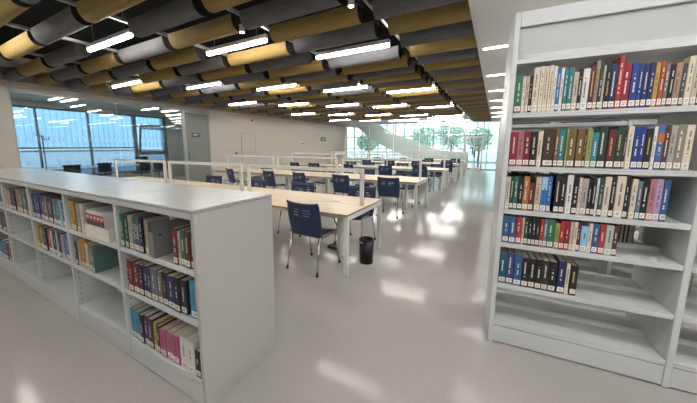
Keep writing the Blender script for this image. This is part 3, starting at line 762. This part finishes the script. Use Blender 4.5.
# grey metal magazine file standing between the books of the nearest low bookcase
x0 = LX-LW+.016
mf = empty('magazine_file', 'grey magazine file between books on the top shelf of the nearest low bookcase', 'magazine file', (x0+.47*.787, LY+.002, .8305))
MB().bbox(0, .004, 0, .245, 0, .22, .001).box(.046, .050, .0, .245, 0, .215).box(.004, .046, 0, .004, 0, .16).box(.004, .046, .241, .245, 0, .22).box(.004, .046, .004, .241, 0, .004).build('file_body', M['file_grey'], mf)
tg = MB(); tg.lathe([(0,0), (.007,0), (.007,.002), (0,.002)], n=16)
tg.build('finger_hole', M['black_plastic'], mf); bpy.data.objects[mf.children[-1].name].matrix_local = Matrix.Translation((.0502, .04, .14)) @ Matrix.Rotation(R(90), 4, 'Y')
rl = MB().lathe([(0,.0), (.018,.0), (.018,.235), (.016,.245), (0,.245)], .025, .15, 16).build('paper_roll', M['frame_white'])
rl.parent = None; rl.location = (x0+.47*.787, LY-.005, .8355); tag(rl, 'rolled white paper standing inside the grey magazine file', 'paper roll')
# white file box holding red and black booklets
x0 = LX-2*LW+.016; wi = LW-.034
fb = empty('file_box', 'low white file box on the top shelf of the second low bookcase', 'file box', (x0+.405*wi, LY+.006, .8305))
wB = .36
MB().box(0, wB, 0, .004, 0, .085).box(0, wB, .236, .24, 0, .12).box(0, .004, .004, .236, 0, .10).box(wB-.004, wB, .004, .236, 0, .10).box(.004, wB-.004, .004, .236, 0, .004).build('box_body', M['label'], fb)
for q in range(5):
    a = .012+q*.056
    c = MB(); c.bbox(0, .052, 0, .19, 0, .195, .002)
    o = c.build('booklet', M['frame_white']); o.location = (x0+.405*wi+a, LY+.016, .836); tag(o, 'white booklet with red and black spine, %s from the left in the white file box' % nth(q+1), 'booklet', 'booklets in the white file box')
    MB().box(.001, .051, -.001, .0, .12, .17).build('red_band', M['red'], o)
    MB().box(.001, .051, -.001, .0, .085, .12).build('black_band', M['black_plastic'], o)
    MB().box(.012, .04, -.0015, -.001, .135, .155).build('spine_print', M['ink_light'], o)
# small bookends left on the empty shelves
for (x, z, l) in ((LX-LW-.12, .1655, 'small grey bookend on the empty lowest shelf of the second low bookcase'), (LX-1.28*LW, .5305, 'small grey bookend on the middle shelf of the second low bookcase')):
    be = empty('bookend', l, 'bookend', (x, LY+.16, z))
    MB().bbox(0, .003, 0, .11, 0, .14, .001).build('upright', M['steel_white'], be)
    MB().box(-.09, 0, 0, .11, 0, .0015).build('base_plate', M['steel_white'], be)

# ------------------------------------------------------------------ far glass wall and hall beyond
gw = empty('window_3', None, None, (0, YF, 0)); tag(gw, kind='structure')
fr = MB(); xs = [-10.42, -8.5, -6.6, -4.7, -2.8, -1.75, -.75, 1.2, 3.2, 5.2]
for x in xs: fr.box(x-.03, x+.03, 0, .08, 0, 3.05)
fr.box(-10.45, 6, 0, .08, 2.99, 3.05); fr.box(-10.45, 6, 0, .08, 0, .05); fr.box(-1.75, -.75, 0, .08, 2.1, 2.15)
fr.build('window_frame', M['frame_white'], gw)
for a, b in zip(xs[:-1], xs[1:]):
    if abs(a+1.75) < .01: continue
    MB().box(a+.03, b-.03, .035, .045, .05, 2.99).build('pane', M['glass'], gw)
MB().box(-1.72, -.78, .035, .045, 2.15, 2.99).build('pane', M['glass'], gw)
d3 = empty('door_3', None, None, (0, YF, 0)); tag(d3, kind='structure')
for (a, b) in ((-1.72, -1.26), (-1.24, -.78)):
    l = MB(); l.box(a, a+.03, .02, .06, .01, 2.1); l.box(b-.03, b, .02, .06, .01, 2.1); l.box(a+.03, b-.03, .02, .06, 2.03, 2.1); l.box(a+.03, b-.03, .02, .06, .01, .09)
    lo = l.build('door_leaf', M['frame_white'], d3); MB().box(a+.03, b-.03, .035, .045, .09, 2.03).build('pane', M['glass'], lo)
for x, z0, z1 in ((-1.30, .95, 1.40), (-1.20, .80, 1.28)):
    MB().tube([(x,-.03,z0), (x,-.03,z1)], .035, 10).box(x-.012, x+.012, -.03, .02, z0+.05, z0+.08).box(x-.012, x+.012, -.03, .02, z1-.08, z1-.05).build('door_handle', M['sign_blue'], d3)
struct('wall_end', MB().box(-16, XW, YF-.05, YF+.15, 0, 3.9), M['wall_white'])
struct('wall_hall', MB().box(-16.2, -16, 9.35, 31, 0, 4.0), M['wall_white'])
post = tag(MB().box(-.08, .08, -.08, .08, 0, 3.9).build('column', M['frame_white']), 'slim white column at the far end of the beige wall', 'column'); post.location = (-10.28, 20.3, 0)
# white stair rising to the left in the hall
st = empty('staircase', 'white plastered staircase rising to the left in the hall behind the glass wall', 'staircase', (0, 24, 0))
up = [(-12.4, 3.88), (-9.92, 3.68), (-8.34, 2.69), (-4.26, 1.19), (-1.9, .9), (-1.9, 0), (-4.9, 0), (-8.3, 1.42), (-9.5, 2.03), (-10.97, 3.2), (-12.4, 3.3)]
MB().prism(up, 'Y', 0, .12).build('balustrade_wall', M['stair'], st)
MB().prism(up, 'Y', 1.9, 2.02).build('balustrade_wall', M['stair'], st)
for i in range(18):
    x = -2.4-.42*i; z = .172*(i+1)
    if i < 17: MB().box(x-.42, x, .125, 1.895, max(0, z-.2), z).build('step', M['stair'], st)
MB().tube([(-9.9, .06, 3.78), (-8.34, .06, 2.79), (-4.26, .06, 1.29)], .03, 8).build('handrail', M['alu_light'], st)
# second railing further back
rg = empty('stair_railing', 'thin sloping metal railing in front of the bright far windows', 'railing', (0, 27, 0))
for dz in (0, -.14): MB().tube([(-5.6, 0, 3.44+dz), (-2.27, 0, 1.09+dz), (-1.6, 0, 1.05+dz)], .025, 8).build('handrail', M['alu'], rg)
for k in range(7):
    x = -5.4+.55*k; z = 3.3-(x+5.4)*.70
    MB().box(x-.015, x+.015, -.015, .015, 0, max(z, .9)).build('baluster', M['alu'], rg)
# far facade
w4 = empty('window_4', None, None, (0, 30, 0)); tag(w4, kind='structure')
fr = MB(); x = -15.9
while x < 6: fr.box(x-.035, x+.035, -.1, .05, 0, 3.9); x += .95
for z in (.02, 1.2, 2.45, 3.8): fr.box(-16, 6, -.1, .05, z, z+.07)
fr.build('window_frame', M['alu_light'], w4)
MB().box(-16, 6, .0, .01, 0, 3.9).build('pane', M['glass_out'], w4)
struct('trim_3', MB().box(-16, 6, 30.06, 30.4, 3.9, 4.3), M['wall_white'])
for i in range(4):
    for j in range(2):
        r = empty('hall_light', 'white linear light on the hall ceiling, %s row, %s from the left' % (nth(i+1), nth(j+1)), 'light', (-7.2+3.3*j, 21.9+1.9*i, 3.9), 0, 'lights on the hall ceiling')
        MB().box(-1.3, 1.3, -.07, .07, -.06, 0).build('housing', M['lamp_body'], r)
        MB().box(-1.28, 1.28, -.05, .05, -.07, -.06).build('diffuser', M['strip'], r)
# trees outside the far facade
def tree(x, y, h, rr, seed, label):
    rnd = random.Random(seed); t = empty('tree', label, 'tree', (x, y, -.11), group='trees beyond the far facade')
    b = MB(); b.tube([(0,0,0), (.05,0,h*.35), (0,.05,h*.6)], [.12,.09,.05], 8)
    for k in range(5):
        a = k*1.3; b.tube([(0,0,h*.4+.1*k), (rr*.6*math.cos(a), rr*.6*math.sin(a), h*.65+.1*k)], [.04,.015], 6)
    b.build('trunk', M['bark'], t)
    m = MB()
    for k in range(900):
        d = Vector((rnd.gauss(0,1), rnd.gauss(0,1), rnd.gauss(0,1))).normalized()*rnd.random()**.4
        p = Vector((d.x*rr, d.y*rr, h*.66+d.z*h*.36)); a = Vector((rnd.uniform(-1,1), rnd.uniform(-1,1), rnd.uniform(-1,1))).normalized(); c = a.orthogonal().normalized()
        s = rnd.uniform(.10, .2); m.add([p-a*s, p-c*s*.6, p+a*s, p+c*s*.6], [(0,1,2,3)])
    m.build('crown', M['foliage'], t)
tree(-14.2, 34.5, 3.2, 1.5, 1, 'green tree outside the far facade, seen under the staircase')
tree(-4.6, 36.5, 4.4, 1.7, 2, 'green tree outside, behind the sloping railing')
tree(-1.6, 35.0, 3.6, 1.3, 3, 'green tree outside, straight beyond the glass door')
tree(-8.5, 40.0, 4.0, 1.8, 4, 'green tree outside, beyond the middle of the far facade')

# ------------------------------------------------------------------ daylight
w = bpy.data.worlds.new('sky'); scene.world = w; w.use_nodes = True; nt = w.node_tree
bg = nt.nodes['Background']; tc = nt.nodes.new('ShaderNodeTexCoord'); sx = nt.nodes.new('ShaderNodeSeparateXYZ'); cr = nt.nodes.new('ShaderNodeValToRGB')
nt.links.new(tc.outputs['Generated'], sx.inputs[0]); nt.links.new(sx.outputs['Z'], cr.inputs['Fac']); nt.links.new(cr.outputs['Color'], bg.inputs['Color'])
cr.color_ramp.elements[0].color = (.68, .76, .73, 1); cr.color_ramp.elements[1].color = (.45, .68, 1, 1); cr.color_ramp.elements[1].position = .7
bg.inputs['Strength'].default_value = 1.9
sl = bpy.data.lights.new('sun', 'SUN'); so = bpy.data.objects.new('sun', sl); COL.objects.link(so)
sl.energy = 3.0; sl.angle = R(2); sl.color = (1, .96, .9); so.rotation_euler = (0, R(42), 0)

vs_ = scene.view_settings
vs_.view_transform = 'Standard'; vs_.look = 'None'; vs_.gamma = 1; vs_.exposure = .95; vs_.use_curve_mapping = False
